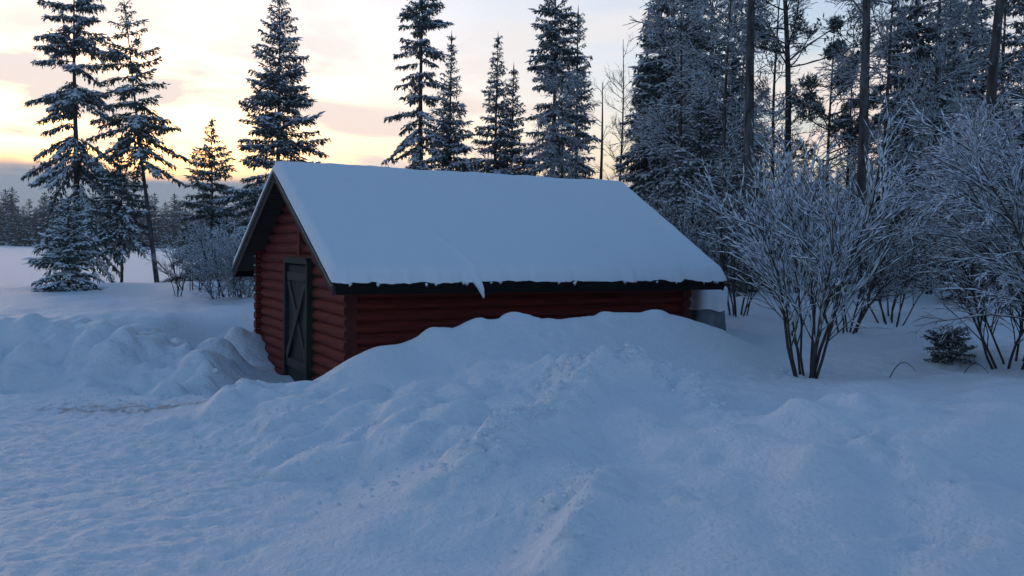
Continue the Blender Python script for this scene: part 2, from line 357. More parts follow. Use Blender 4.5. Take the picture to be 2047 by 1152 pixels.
add_blobs([(410, 850, 7.9), (450, 810, 8.3), (560, 790, 8.5), (620, 795, 8.4)], 12, .13, .10, .25, .25, .5)
add_blobs([(500, 880, 7.3), (640, 850, 7.5), (760, 790, 8.1)], 22, .25, .06, .22, .3, .55)
add_blobs([(1120, 745, 8.2), (1190, 762, 7.65), (1300, 775, 7.7), (1420, 815, 7.2)], 60, .14, .04, .13, .4, .8)
add_blobs([(1190, 765, 7.6), (1100, 830, 6.95), (1000, 905, 6.1), (920, 975, 5.5)], 60, .15, .04, .16, .35, .7)
add_blobs([(860, 660, 9.6), (960, 636, 9.85), (1150, 625, 10.5), (1330, 620, 11.2)], 20, .08, .08, .2, .15, .3)
add_blobs([(1080, 1130, 4.2), (1160, 1040, 4.6), (1200, 960, 5.1)], 20, .10, .04, .12, .4, .7)
add_blobs([(560, 880, 7.3), (700, 840, 7.6), (860, 800, 7.9), (980, 775, 8.0)], 14, .2, .2, .42, .22, .4)
add_blobs([(700, 920, 6.6), (860, 870, 6.9), (980, 820, 7.2)], 12, .3, .15, .4, .2, .4)
add_blobs([(1450, 860, 6.5), (1650, 900, 5.9), (1900, 880, 6.0)], 9, .4, .3, .6, .14, .25)
def blobs(x, y):
    out = np.zeros_like(x)
    for cx, cy, r, h, asp, an in _blobs:
        m = (np.abs(x - cx) < r * 1.6) & (np.abs(y - cy) < r * 1.6)
        if not m.any(): continue
        dx, dy = x[m] - cx, y[m] - cy; ca, sa = math.cos(an), math.sin(an)
        q = np.hypot((dx * ca + dy * sa), (dy * ca - dx * sa) / asp) / r * (1 + .35 * perlin(x[m] * 2.2 / r + cx, y[m] * 2.2 / r))
        out[m] = np.maximum(out[m], h * np.clip(1 - q * q, 0, 1) ** .75)
    return out
def gz(x, y): return float(ground_h(np.array([x]), np.array([y]), False)[0])
def axis(lo, a, b, hi, st, g=1.10):
    c = list(np.arange(a, b + 1e-6, st)); s = st; v = b
    while v < hi: s *= g; v += s; c.append(v)
    s = st; v = a; pre = []
    while v > lo: s *= g; v -= s; pre.append(v)
    return np.array(pre[::-1] + c)
gx = axis(-1500, -7.6, 7.2, 1500, .036); gy = axis(-60, 3.0, 13.4, 1700, .036)
GX, GY = np.meshgrid(gx, gy)
GZ = ground_h(GX.ravel(), GY.ravel())
nxg, nyg = len(gx), len(gy)
ii = (np.arange(nyg - 1)[:, None] * nxg + np.arange(nxg - 1)[None]).ravel()
ground = obj('snow_ground', mesh_tris('snow_ground', np.stack([GX.ravel(), GY.ravel(), GZ], 1),
             np.stack([ii, ii + 1, ii + 1 + nxg, ii + nxg], 1), True))
tag(ground, 'snow covered yard, ploughed banks and open field', kind='structure')
# ground material: snow, with a strip of bared gravel and faint soiling on the ploughed yard
M_GROUND = material('ground_snow', SNOW_C, 0.55, bump=[(7, 0.45, 0.05, O3), (24, 0.8, 0.03, O3), (90, 0.6, 0.006, O3)], spec=0.5)
t = M_GROUND.node_tree; b = t.nodes['Principled BSDF']
g1 = N(t, 'ShaderNodeNewGeometry'); sp = N(t, 'ShaderNodeSeparateXYZ'); t.links.new(g1.outputs['Position'], sp.inputs[0])
d0 = pt(250, 818, 8.75)
ex = math_node(t, 'DIVIDE', math_node(t, 'SUBTRACT', sp.outputs[0], float(d0[0])), 1.15)
ey = math_node(t, 'DIVIDE', math_node(t, 'SUBTRACT', sp.outputs[1], float(d0[1])), 0.34)
rr = math_node(t, 'ADD', math_node(t, 'MULTIPLY', ex, ex), math_node(t, 'MULTIPLY', ey, ey))
patch = mapr(t, rr, 0.0, 1.3, 1.0, 0.0)
n1 = N(t, 'ShaderNodeTexNoise', inp={'Scale': 7.0, 'Detail': 7.0, 'Roughness': 0.72}); t.links.new(g1.outputs['Position'], n1.inputs['Vector'])
dm = mapr(t, math_node(t, 'ADD', n1.outputs[0], math_node(t, 'MULTIPLY', patch, 0.20)), 0.60, 0.80, 0, 0.6)
dm = math_node(t, 'MULTIPLY', dm, mapr(t, patch, 0.0, 0.3, 0, 1))
mx = N(t, 'ShaderNodeMix', data_type='RGBA'); t.links.new(dm, mx.inputs[0])
mx.inputs[6].default_value = (*SNOW_C, 1); mx.inputs[7].default_value = (0.16, 0.12, 0.10, 1)
t.links.new(mx.outputs[2], b.inputs['Base Color'])
ground.data.materials.append(M_GROUND)

# ------------------------------------------------------------------ log hut
HUT_ROT = math.atan2(0.4974, 0.8675)
hut = empty('log_hut', (-1.9708, 9.8, 0), HUT_ROT)
tag(hut, 'low red log hut with plank door and snow laden gable roof', 'hut')
RW, RL, ZE, ZR = 5.01, 5.774, 1.23, 2.65
SLOPE = (ZR - ZE) / (RW / 2); ANG = math.atan(SLOPE); SLEN = math.hypot(RW / 2, ZR - ZE)
WX0, WX1, WY0, WY1 = 0.34, 5.46, 0.54, 4.47
Z0, CH = -0.32, 0.142

def log_mesh(length, seed):
    rs = np.random.RandomState(seed); n, K = 12, max(4, int(length / .3))
    xs = np.linspace(0, length, K); th = np.arange(n) * 2 * math.pi / n
    wob = 1 + .03 * np.sin(xs * 2.1 + rs.rand() * 6) + .015 * rs.randn(K)
    V = np.stack([np.repeat(xs, n), (np.cos(th)[None] * .086 * wob[:, None]).ravel(), (np.sin(th)[None] * .080 * wob[:, None]).ravel()], 1)
    F = []
    for k in range(K - 1):
        for i in range(n):
            j = (i + 1) % n; a, b2, c, d = k * n + i, k * n + j, (k + 1) * n + j, (k + 1) * n + i
            F += [(a, c, b2), (a, d, c)]
    mid = [0] * len(F)
    c0 = len(V); V = np.concatenate([V, V[:n], V[(K - 1) * n:K * n], [[0, 0, 0], [length, 0, 0]]])
    for i in range(n):
        j = (i + 1) % n; F += [(c0 + 2 * n, c0 + i, c0 + j), (c0 + 2 * n + 1, c0 + n + j, c0 + n + i)]; mid += [1, 1]
    return mesh_tris('log', V, F, True, (M_LOG, M_LOGEND), mid)
_logs = {}
def log_piece(p, length, along_y=False, var=0):
    key = (round(length, 2), var)
    if key not in _logs: _logs[key] = log_mesh(length, hash(key) % 1000)
    return obj('log', _logs[key], hut, p, (0, 0, math.pi / 2) if along_y else (0, 0, 0))
def lump_mesh(name, mat, sx, sy, sz, seed, n=10, m=6, rough=.2):
    """half-buried rounded lump"""
    rs = np.random.RandomState(seed); V = []; F = []
    ph = rs.rand(6) * 6
    for i in range(m + 1):
        a = i / m * math.pi
        for j in range(n):
            t_ = j / n * 2 * math.pi
            k = 1 + rough * (.5 * math.sin(2 * t_ + ph[0] + a) + .5 * math.sin(3 * t_ + ph[1]) * math.sin(2 * a + ph[2])) + rough * .3 * rs.randn()
            V.append((math.sin(a) * math.cos(t_) * sx * k, math.sin(a) * math.sin(t_) * sy * k, math.cos(a) * sz * (1 + rough * .3 * math.sin(3 * t_ + ph[3]))))
    for i in range(m):
        for j in range(n):
            a, b2, c, d = i * n + j, i * n + (j + 1) % n, (i + 1) * n + (j + 1) % n, (i + 1) * n + j
            F += [(a, d, c), (a, c, b2)]
    return mesh_tris(name, np.array(V), np.array(F), True, (mat,))
M_CAP = [lump_mesh('snow_cap', M_TSNOW, .075, .06, .018, s, 8, 4) for s in range(3)]
DY0, DY1, DZ1 = 1.72, 2.86, 1.46
for i in range(13):
    z = Z0 + CH * (i + .5); zs = z + CH * .5
    # long walls, sitting half a course higher and reaching past the corners
    a = log_piece((WX0 + .02, WY0, zs), WX1 - WX0 - .02, var=i % 3)
    b_ = log_piece((WX0 - .15, WY1, zs), WX1 - WX0 + .3, var=(i + 1) % 3)
    if i < 12:
        c_ = log_piece((WX0, WY0 - .09, z), DY0 - WY0 + .09, True, i % 3)
        d_ = log_piece((WX0, DY1, z), WY1 - DY1 + .14, True, i % 3)
        log_piece((WX1, WY0 - .14, z), WY1 - WY0 + .28, True, i % 3)
        e_ = obj('snow_cap', M_CAP[i % 3], b_, (.045, .02, .070)); e_.scale = (.9, .9, .8 + .5 * ((i * 7) % 3))
        if i % 2 == 0:
            e_ = obj('snow_cap', M_CAP[(i + 1) % 3], d_, (WY1 - DY1 + .08, 0.01, .070))
        if i == 11:
            obj('snow_cap', M_CAP[1], c_, (.07, .03, .070))
for i in range(12, 22):                         # gable logs, front and back
    z = Z0 + CH * (i + .5)
    y0 = max(WY0 - .14, (z + .11 - ZE) / SLOPE)
    if RW / 2 - y0 > .12:
        for x in (WX0, WX1): log_piece((x, y0, z), RW - 2 * y0, True, i % 3)

def box_mesh(name, sx, sy, sz, mat, bev=.004):
    import bmesh
    bm = bmesh.new(); bmesh.ops.create_cube(bm, size=1.0)
    for v in bm.verts: v.co = Vector((v.co.x * sx, v.co.y * sy, v.co.z * sz))
    bmesh.ops.bevel(bm, geom=list(bm.edges), offset=bev, segments=1, affect='EDGES')
    me = bpy.data.meshes.new(name); bm.to_mesh(me); bm.free(); me.materials.append(mat); return me
# door
DH = DZ1 - .07 - Z0
door = obj('door', box_mesh('door', .03, DY1 - DY0 - .18, DH - .02, M_DOOR), hut, (.285, (DY0 + DY1) / 2, Z0 + DH / 2))
door['label'] = 'dark grey plank door with crossed braces'
dw = DY1 - DY0 - .18
pm = box_mesh('plank', .022, dw / 6 - .008, DH - .04, M_DOOR)
for k in range(6): obj('plank', pm, door, (-.027, -dw / 2 + dw / 6 * (k + .5), 0))
rm = box_mesh('rail', .026, dw - .02, .12, M_BRACE)
zt, zb = 1.22 - (Z0 + DH / 2), 0.02 - (Z0 + DH / 2)
for zz in (zt, zb): obj('rail', rm, door, (-.052, 0, zz))
bl = math.hypot(dw - .10, zt - zb - .14); ba = math.atan2(zt - zb - .14, dw - .10)
bmn = box_mesh('brace', .022, bl, .10, M_BRACE)
for k, s in enumerate((1, -1)): obj('brace', bmn, door, (-.050 - .024 * k, 0, (zt + zb) / 2), (s * ba, 0, 0))
jm = box_mesh('door_jamb', .16, .085, DH + .06, M_DOOR)
for yy in (DY0 + .045, DY1 - .045): obj('door_jamb', jm, hut, (.27, yy, Z0 + DH / 2 + .02))
obj('door_lintel', box_mesh('door_lintel', .162, DY1 - DY0 - .1, .085, M_DOOR), hut, (.27, (DY0 + DY1) / 2, DZ1 - .02))
obj('vertical_batten', box_mesh('vertical_batten', .03, .10, .50, M_LOG), hut, (.225, 2.20, DZ1 + .30))
# roof deck boards, felt, barge boards
nb = 17; bw = SLEN / nb
dm_ = box_mesh('roof_board', RL, bw - .006, .024, M_DECK)
for s in (0, 1):
    for k in range(nb):
        q = (k + .5) / nb
        y = RW / 2 * q if s == 0 else RW - RW / 2 * q
        obj('roof_board', dm_, hut, (RL / 2, y, ZE + (ZR - ZE) * q - .02), (ANG if s == 0 else -ANG, 0, 0))
fm = box_mesh('roofing_felt', RL + .04, SLEN + .03, .014, M_FELT)
for s in (0, 1):
    y = RW / 4 - .006 if s == 0 else RW * .75 + .006
    obj('roofing_felt', fm, hut, (RL / 2, y, (ZE + ZR) / 2 + .004), (ANG if s == 0 else -ANG, 0, 0))
bgm = box_mesh('bargeboard', .026, SLEN + .02, .11, M_DECK); trm = box_mesh('barge_trim', .03, SLEN + .03, .035, M_GREYW)
for x, sx in ((-.016, -1), (RL + .016, 1)):
    for s in (0, 1):
        y = RW / 4 if s == 0 else RW * .75
        a = ANG if s == 0 else -ANG
        obj('bargeboard', bgm, hut, (x, y, (ZE + ZR) / 2 - .085), (a, 0, 0))
        obj('barge_trim', trm, hut, (x + sx * .026, y, (ZE + ZR) / 2 - .018), (a, 0, 0))
fsm = box_mesh('fascia_board', RL, .025, .12, M_FELT)
for y in (-.02, RW + .02): obj('fascia_board', fsm, hut, (RL / 2, y, ZE - .06))
rbm = box_mesh('rafter', .09, SLEN - .1, .10, M_DECK)
for x in (.9, 1.9, 2.9, 3.9, 4.9):
    for s in (0, 1):
        y = RW / 4 if s == 0 else RW * .75
        obj('rafter', rbm, hut, (x, y, (ZE + ZR) / 2 - .095), (ANG if s == 0 else -ANG, 0, 0))

# snow lying on the roof
nX, nY = 330, 130
xs = np.linspace(0, 1, nX); cs = np.linspace(-1, 1, nY); cs = np.sign(cs) * (1 - (1 - np.abs(cs)) ** 1.35)
XX = np.repeat(xs[None], nY, 0); CC = np.repeat(cs[:, None], nX, 1)
Xr = -.05 + XX * (RL + .10)
def rag(x): return np.clip(.06 * fbm(x * 4.0, x * 0 + 3.3, 2) + .035 * np.abs(perlin(x * 8, x * 0 + 8.1)), -.04, .07)
e0 = -.035 + rag(Xr) ; e1 = RW + .035 - rag(Xr + 50)
Yr = np.where(CC < 0, e0 + (RW / 2 - e0) * (1 + CC), RW / 2 + (e1 - RW / 2) * CC)
zroof = ZR + .012 - SLOPE * (np.sqrt((Yr - RW / 2) ** 2 + .07 ** 2) - .03)
de = np.minimum(np.abs(Yr - e0), np.abs(e1 - Yr)); dx = np.minimum(Xr + .05, RL + .05 - Xr)
def rnd(d, r): q = np.clip(d / r, 0, 1); return np.sqrt(1 - (1 - q) ** 2)
th_ = .155 * rnd(de, .11) * rnd(dx, .10) * (1 + .16 * fbm(Xr * .7, Yr * .7, 3) + .09 * fbm(Xr * 2.2, Yr * 1.3 + 4, 2)) + .006 * fbm(Xr * 5, Yr * 5, 2) * rnd(de, .1)
# a slumped streak ending in the hanging tongue
sx_ = 1.79 - .32 * np.clip(Yr / .9, 0, 1.4)
th_ += .04 * np.exp(-((Xr - sx_) / .05) ** 2) * np.clip(1 - Yr / 1.0, 0, 1) * (CC < 0) * rnd(de, .05)
Zr = zroof + th_
i0 = (np.arange(nY - 1)[:, None] * nX + np.arange(nX - 1)[None]).ravel()
rsn = obj('roof_snow', mesh_tris('roof_snow', np.stack([Xr.ravel(), Yr.ravel(), Zr.ravel()], 1), np.stack([i0, i0 + 1, i0 + 1 + nX, i0 + nX], 1), True, (M_ROOFSNOW,)))
rsn.location = hut.location; rsn.rotation_euler = hut.rotation_euler
tag(rsn, 'thick smooth blanket of snow lying on the hut roof', 'snow', kind='stuff')
# hanging tongue
K = 9; tg = np.linspace(0, 1, K); n = 10; th = np.arange(n) * 2 * math.pi / n
cx = 1.74 + .10 * tg; cz = ZE + .09 - .27 * tg; cy = .03 - .10 * np.sin(np.minimum(tg * 2.2, 1.57))
rad = .070 * (1 - tg ** 1.4 * .93) + .004
V = np.stack([cx[:, None] + rad[:, None] * np.cos(th), cy[:, None] + .8 * rad[:, None] * np.sin(th), np.repeat(cz[:, None], n, 1)], -1).reshape(-1, 3)
F = [(k * n + i, k * n + (i + 1) % n, (k + 1) * n + (i + 1) % n, (k + 1) * n + i) for k in range(K - 1) for i in range(n)]
obj('snow_tongue', mesh_tris('snow_tongue', V, np.array(F), True, (M_ROOFSNOW,)), rsn)
# crumbs clinging to the eave edge
rs = np.random.RandomState(3); gm = Geo()
for k in range(26):
    x = rs.rand() * RL; p0 = np.array([[x, -.03, ZE + .03 - rs.rand() * .02]]); gm.spindle(p0, p0 + [[.02 * rs.randn(), -.012, -.03 - .035 * rs.rand()]], .020 + .014 * rs.rand(), 1.2, .4)
obj('snow_fringe', gm.mesh('snow_fringe', M_ROOFSNOW, True), rsn)

# tarpaulin covered heap at the hut's far corner
tp = pt(1407, 655, 13.6)
heap = empty('covered_heap', (tp[0], tp[1], tp[2] - .1), HUT_ROT)
tag(heap, 'grey tarpaulin covered heap under snow beside the hut far corner', 'tarpaulin')
def drape(name, mat, sx, sy, z0, z1, seed, wr, mats=None, flare=0.1):
    rs = np.random.RandomState(seed); n, m = 36, 12; V = []; F = []
    ph = rs.rand(8) * 6
    for i in range(m + 1):
        q = i / m
        for j in range(n):
            a = j / n * 2 * math.pi; c, s_ = math.cos(a), math.sin(a)
            k = (abs(c) ** 6 + abs(s_) ** 6) ** (-1 / 6)
            if q < .35: r = q / .35 * .97; z = z1 - .03 * (q / .35) ** 3
            else:
                qq = (q - .35) / .65; z = z1 - .03 - (z1 - z0 + .05 * math.sin(4 * a + ph[5]) * wr * 3) * qq
                r = .97 + .03 * min(1, qq * 6) + flare * qq + wr * qq * (.5 * math.sin(7 * a + ph[0]) + .4 * math.sin(11 * a + ph[1]) + .2 * math.sin(17 * a + ph[2]))
            V.append((c * k * r * sx, s_ * k * r * sy, z + .02 * wr * 6 * math.sin(3 * a + ph[3]) * min(1, q * 2)))
    for i in range(m):
        for j in range(n): F.append((i * n + j, (i + 1) * n + j, (i + 1) * n + (j + 1) % n, i * n + (j + 1) % n))
    return mesh_tris(name, np.array(V), np.array(F), True, (mat,))
obj('tarpaulin', drape('tarpaulin', M_TARP, .25, .22, -.15, .56, 5, .22), heap)
obj('snow_cover', drape('snow_cover', M_ROOFSNOW, .29, .27, .42, .76, 8, .14, flare=.0), heap)
# ------------------------------------------------------------------ vegetation builders
UP3 = np.array([0, 0, 1.0])
def spruce_meshes(seed, H, base, R, dens=1.0, droop=.5, prof=1.0, snow=.6, openness=0.0, trunk_r=None, el=1.0, tip=.06, mats=None):
    """trunk, crown and snow meshes of one spruce; el = size of a needle spray"""
    rs = np.random.RandomState(seed); nd, sn, br, tk = Geo(), Geo(), Geo(), Geo()
    tr = trunk_r or H * .013
    K = 14; zt = np.linspace(-.3, H, K)
    wob = np.stack([.02 * H * .1 * np.sin(zt * .7 + seed), .02 * H * .1 * np.cos(zt * .9 + seed * 2), zt], 1)
    tk.tubes(wob[None], tr, .008, 7)
    def axis_at(z): return np.array([np.interp(z, zt, wob[:, 0]), np.interp(z, zt, wob[:, 1]), z])
    z = base; st = []
    while z < H * .985:
        t = (z - base) / (H - base)
        nbr = rs.randint(4, 7) if t < .8 else rs.randint(3, 5)
        a0 = rs.rand() * 6.28
        gap = rs.rand() < openness
        for k in range(nbr):
            if gap and rs.rand() < .75: continue
            Lb = R * ((1 - t) ** prof * .93 + tip) * rs.uniform(.62, 1.12) * (1 - .35 * max(0, .15 - t) / .15)
            st.append((z + rs.uniform(-.06, .06) * el, a0 + k * 6.283 / nbr + rs.uniform(-.4, .4), max(Lb, .10), t))
        z += (.13 + .15 * (1 - t)) * el / dens * rs.uniform(.7, 1.3)
    for (zb, az, Lb, t) in st:
        d = np.array([math.cos(az), math.sin(az), 0]); sdv = np.array([-d[1], d[0], 0])
        e0 = .55 * t - droop * .45 * (1 - t) + rs.uniform(-.25, .22); sag = droop * (.45 + .3 * rs.rand()) * (1 - .6 * t)
        n = max(3, int(Lb / (.085 * el)))
        s = np.linspace(.12, 1, n)
        o = axis_at(zb)
        P = o + d * (Lb * s)[:, None] + UP3 * (Lb * (e0 * s - sag * s ** 2 + .55 * sag * s ** 3))[:, None]
        br.tubes(np.stack([o, P[n // 2], P[-1]])[None], .012 + .008 * Lb, .004, 3)
        el_b = el; el = el * min(1.0, .40 + .75 * Lb / el)
        ld = .45 + .55 * rs.rand()                       # snow load of this bough
        for sg in (-1, 1):
            ln = np.clip((.10 + .42 * Lb * (1 - s) ** .8 * np.minimum(1, s * 3)), .10, .60) * rs.uniform(.7, 1.15, n)
            dr = nrm(d * .75 + sg * sdv * rs.uniform(.5, 1.0, (n, 1)) + UP3 * (e0 * .5 - .15 - .35 * droop * rs.rand(n, 1)) + .12 * rs.randn(n, 3))
            m = np.maximum(1, np.round(ln / (.15 * el))).astype(int)
            idx = np.repeat(np.arange(n), m)
            kk = np.concatenate([np.arange(q) for q in m])
            q0 = P[idx] + dr[idx] * (kk * .14 * el)[:, None] + .02 * el * rs.randn(len(idx), 3)
            dd = nrm(dr[idx] + .30 * rs.randn(len(idx), 3) - UP3 * (.25 + .5 * droop * rs.rand(len(idx), 1)))
            l = el * rs.uniform(.13, .25, len(idx))
            q1 = q0 + dd * l[:, None]
            nd.spindle(q0, q1, el * rs.uniform(.026, .050, len(idx)), -.9)
            # hanging sprays
            hm = rs.rand(len(idx)) < .35 * droop
            nd.spindle(q0[hm], q0[hm] + nrm(np.array([0, 0, -1.0]) + .25 * rs.randn(hm.sum(), 3)) * (l[hm] * 1.1)[:, None], el * .024, -.9)
            sm = rs.rand(len(idx)) < snow * ld
            off = UP3 * (.018 * el)
            sdd = nrm(dd + UP3 * .2)
            sn.spindle(q0[sm] + off, q0[sm] + off + sdd[sm] * (l[sm] * rs.uniform(.6, .95, sm.sum()))[:, None], el * rs.uniform(.028, .058, sm.sum()), .75)
        # along the bough axis
        nd.spindle(P[:-1], P[1:] + nrm(P[1:] - P[:-1]) * .10 * el, el * .035, -.9)
        sm = rs.rand(n - 1) < snow * ld
        el_s = el; el = el_b
        npad = rs.poisson(max(.3, Lb / .38) * snow * ld)
        if npad:
            sp = rs.uniform(.3, .95, npad); ip = np.minimum((sp * n).astype(int), n - 2)
            pa = P[ip] + sdv * (rs.uniform(-.22, .22, npad) * Lb * (1 - sp))[:, None] + UP3 * .01
            dpad = nrm(P[ip + 1] - P[ip] + .25 * np.linalg.norm(P[1] - P[0]) * rs.randn(npad, 3) * [1, 1, .3])
            lpad = el_s * rs.uniform(.22, .48, npad)
            sn.spindle(pa, pa + dpad * lpad[:, None], el_s * rs.uniform(.06, .12, npad), .55)
        sn.spindle(P[:-1][sm] + UP3 * .02, (P[1:] + (P[1:] - P[:-1]) * .6)[sm] + UP3 * .02, el_s * rs.uniform(.03, .06, sm.sum()), .8)
    nd.spindle(np.array([axis_at(H * .93)]), np.array([axis_at(H) + [0, 0, .15 * el]]), .035 * el, .9)
    br_m = br
    nd.V += []
    crown = Geo(); crown.V, crown.F, crown.n = nd.V, nd.F, nd.n
    for Vb, Fb in zip(br.V, br.F): pass
    mb, mn = mats or (M_BARK, M_NEEDLE)
    return tk.mesh('trunk', mb, True), crown.mesh('crown', mn), sn.mesh('snow_load', M_TSNOW, True), br_m.mesh('boughs', M_BARK)
def place_tree(name, ms, loc, label, cat, rz=0, scale=1.0, group=None, lean=None):
    r = empty(name, loc, rz, scale)
    if lean: r.rotation_euler = (lean[0], lean[1], rz)
    names = [m.name.split('.')[0] for m in ms]
    for nm, m in zip(names, ms):
        o = obj(nm, m, r)
        if nm in ('crown', 'snow_load', 'boughs', 'branches'): o['kind'] = 'stuff'
    return tag(r, label, cat, group)

def grow(P, n_per, t0, t1, ang, length, bend, rs, K=5, bias=None, jitter=.1, taper=.5, rel=False):
    """children polylines of the polylines P [N,K,3]"""
    Np, Kp, _ = P.shape; n = Np * n_per
    ip = np.repeat(np.arange(Np), n_per); t = rs.uniform(t0, t1, n) * (Kp - 1)
    k = np.minimum(t.astype(int), Kp - 2); f = (t - k)[:, None]
    o = P[ip, k] * (1 - f) + P[ip, k + 1] * f
    tg = nrm(P[ip, k + 1] - P[ip, k])
    pr = rs.randn(n, 3); pr = nrm(pr - (pr * tg).sum(1, keepdims=True) * tg)
    a = rs.uniform(ang[0], ang[1], n)[:, None]
    d = np.cos(a) * tg + np.sin(a) * pr
    if bias is not None: d = d + bias
    d = nrm(d)
    ln = rs.uniform(length[0], length[1], n)[:, None] * (np.maximum(.12, 1 + .3 * taper - taper * (t / (Kp - 1) - t0) / max(t1 - t0, .05)))[:, None]
    if rel:
        pl = np.linalg.norm(P[:, -1] - P[:, 0], axis=1); ln = ln * np.clip(pl / pl.max() * 1.5, .2, 1.3)[ip][:, None]
    out = [o]
    for j in range(K - 1):
        d = nrm(d + np.asarray(bend) / (K - 1) + jitter * rs.randn(n, 3))
        out.append(out[-1] + d * ln / (K - 1))
    return np.stack(out, 1)
def snow_on(geo, P, r, rs, cover=.8, lift=.35, thick=.9):
    """snow ridges lying along the upper side of twigs, broken up at random"""
    A = P[:, :-1].reshape(-1, 3); B = P[:, 1:].reshape(-1, 3)
    m = rs.rand(len(A)) < cover
    A, B = A[m], B[m]; dirn = nrm(B - A); hz = np.sqrt(np.clip(1 - dirn[:, 2] ** 2, .1, 1))
    rr = r * rs.uniform(.6, 1.2, len(A)) * (.45 + .55 * hz)
    off = UP3 * (rr * lift)[:, None]
    ext = (B - A) * .18
    geo.spindle(A + off - ext, B + off + ext, rr, thick, .5)

def shrub_meshes(seed, stems, H, spread, n1=12, n2=6, n3=0, l1=(.7, 1.3), l2=(.2, .45), base_r=.12, stem_r=.016, tr=.006, sr=.012, cover=.85, up=.25, lean=(0, 0), droop=0.0, ang=(.30, .75), t0=.25):
    rs = np.random.RandomState(seed); wd, sn = Geo(), Geo(); st = []
    K = 7
    for i in range(stems):
        a = rs.rand() * 6.283; q = math.sqrt((i + .5) / stems)
        d = np.array([math.cos(a) * spread * q + lean[0], math.sin(a) * spread * q + lean[1], 1.0]); d /= np.linalg.norm(d)
        p = np.array([math.cos(a) * base_r * rs.rand(), math.sin(a) * base_r * rs.rand(), -.15]); Ls = H * rs.uniform(.75, 1.05)
        c = [p]
        for k in range(K - 1):
            d = nrm(d + .09 * rs.randn(3) + np.array([d[0], d[1], 0]) * .06 - UP3 * droop * .1); c.append(c[-1] + d * Ls / (K - 1))
        st.append(np.array(c))
    S = np.array(st)
    B1 = grow(S, n1, t0, .97, ang, l1, np.array([0, 0, up - droop]), rs, 6, jitter=.15)
    B2 = grow(B1, n2, .15, .98, (.3, .8), l2, np.array([0, 0, up * .6 - droop]), rs, 4)
    stem_ms = []
    for k in range(len(S)):
        g = Geo(); g.tubes(S[k:k + 1], stem_r * rs.uniform(.7, 1.25), tr, 7); stem_ms.append(g.mesh('stem', M_TWIG, True))
    wd.tubes(B1, tr * 1.25, tr * .45, 4); wd.tubes(B2, tr * .6, tr * .3, 3)
    snow_on(sn, S[:, 2:], sr * 1.2, rs, cover * .6); snow_on(sn, B1, sr * 1.1, rs, cover); snow_on(sn, B2, sr * .85, rs, cover)
    if n3:
        B3 = grow(B2, n3, .2, 1.0, (.3, .9), (l2[0] * .4, l2[1] * .5), np.array([0, 0, -droop]), rs, 3)
        wd.tubes(B3, tr * .45, tr * .25, 3); snow_on(sn, B3, sr * .65, rs, cover)
    return (*stem_ms, wd.mesh('branches', M_TWIG), sn.mesh('snow_load', M_FROST, True))

def birch_meshes(seed, H, R, trunk_r, first=.25, n1=26, n2=7, n3=4, frost=.012, cover=.8, up=.5, tr=.012, droop=.0, mat=None):
    rs = np.random.RandomState(seed); tk, wd, sn = Geo(), Geo(), Geo()
    K = 12; z = np.linspace(-.2, H, K)
    T = np.stack([.04 * np.sin(z * .8 + seed) * H / 8, .04 * np.cos(z * .6 + seed) * H / 8, z], 1)[None]
    tk.tubes(T, trunk_r, trunk_r * .12, 8)
    B1 = grow(T, n1, first, .98, (.6, 1.15), (R * .75, R * 1.25), np.array([0, 0, up - droop]), rs, 6)
    B2 = grow(B1, n2, .2, 1.0, (.35, .9), (R * .28, R * .55), np.array([0, 0, up * .5 - droop]), rs, 5)
    B3 = grow(B2, n3, .2, 1.0, (.3, .9), (R * .12, R * .3), np.array([0, 0, -droop]), rs, 4)
    wd.tubes(B1, tr, tr * .4, 4); wd.tubes(B2, tr * .5, tr * .25, 3); wd.tubes(B3, tr * .3, tr * .18, 3)
    snow_on(sn, B1, frost * 1.3, rs, cover); snow_on(sn, B2, frost, rs, cover); snow_on(sn, B3, frost * .8, rs, cover)
    return tk.mesh('trunk', mat or M_BARK, True), wd.mesh('branches', M_TWIG), sn.mesh('snow_load', M_FROST, True)

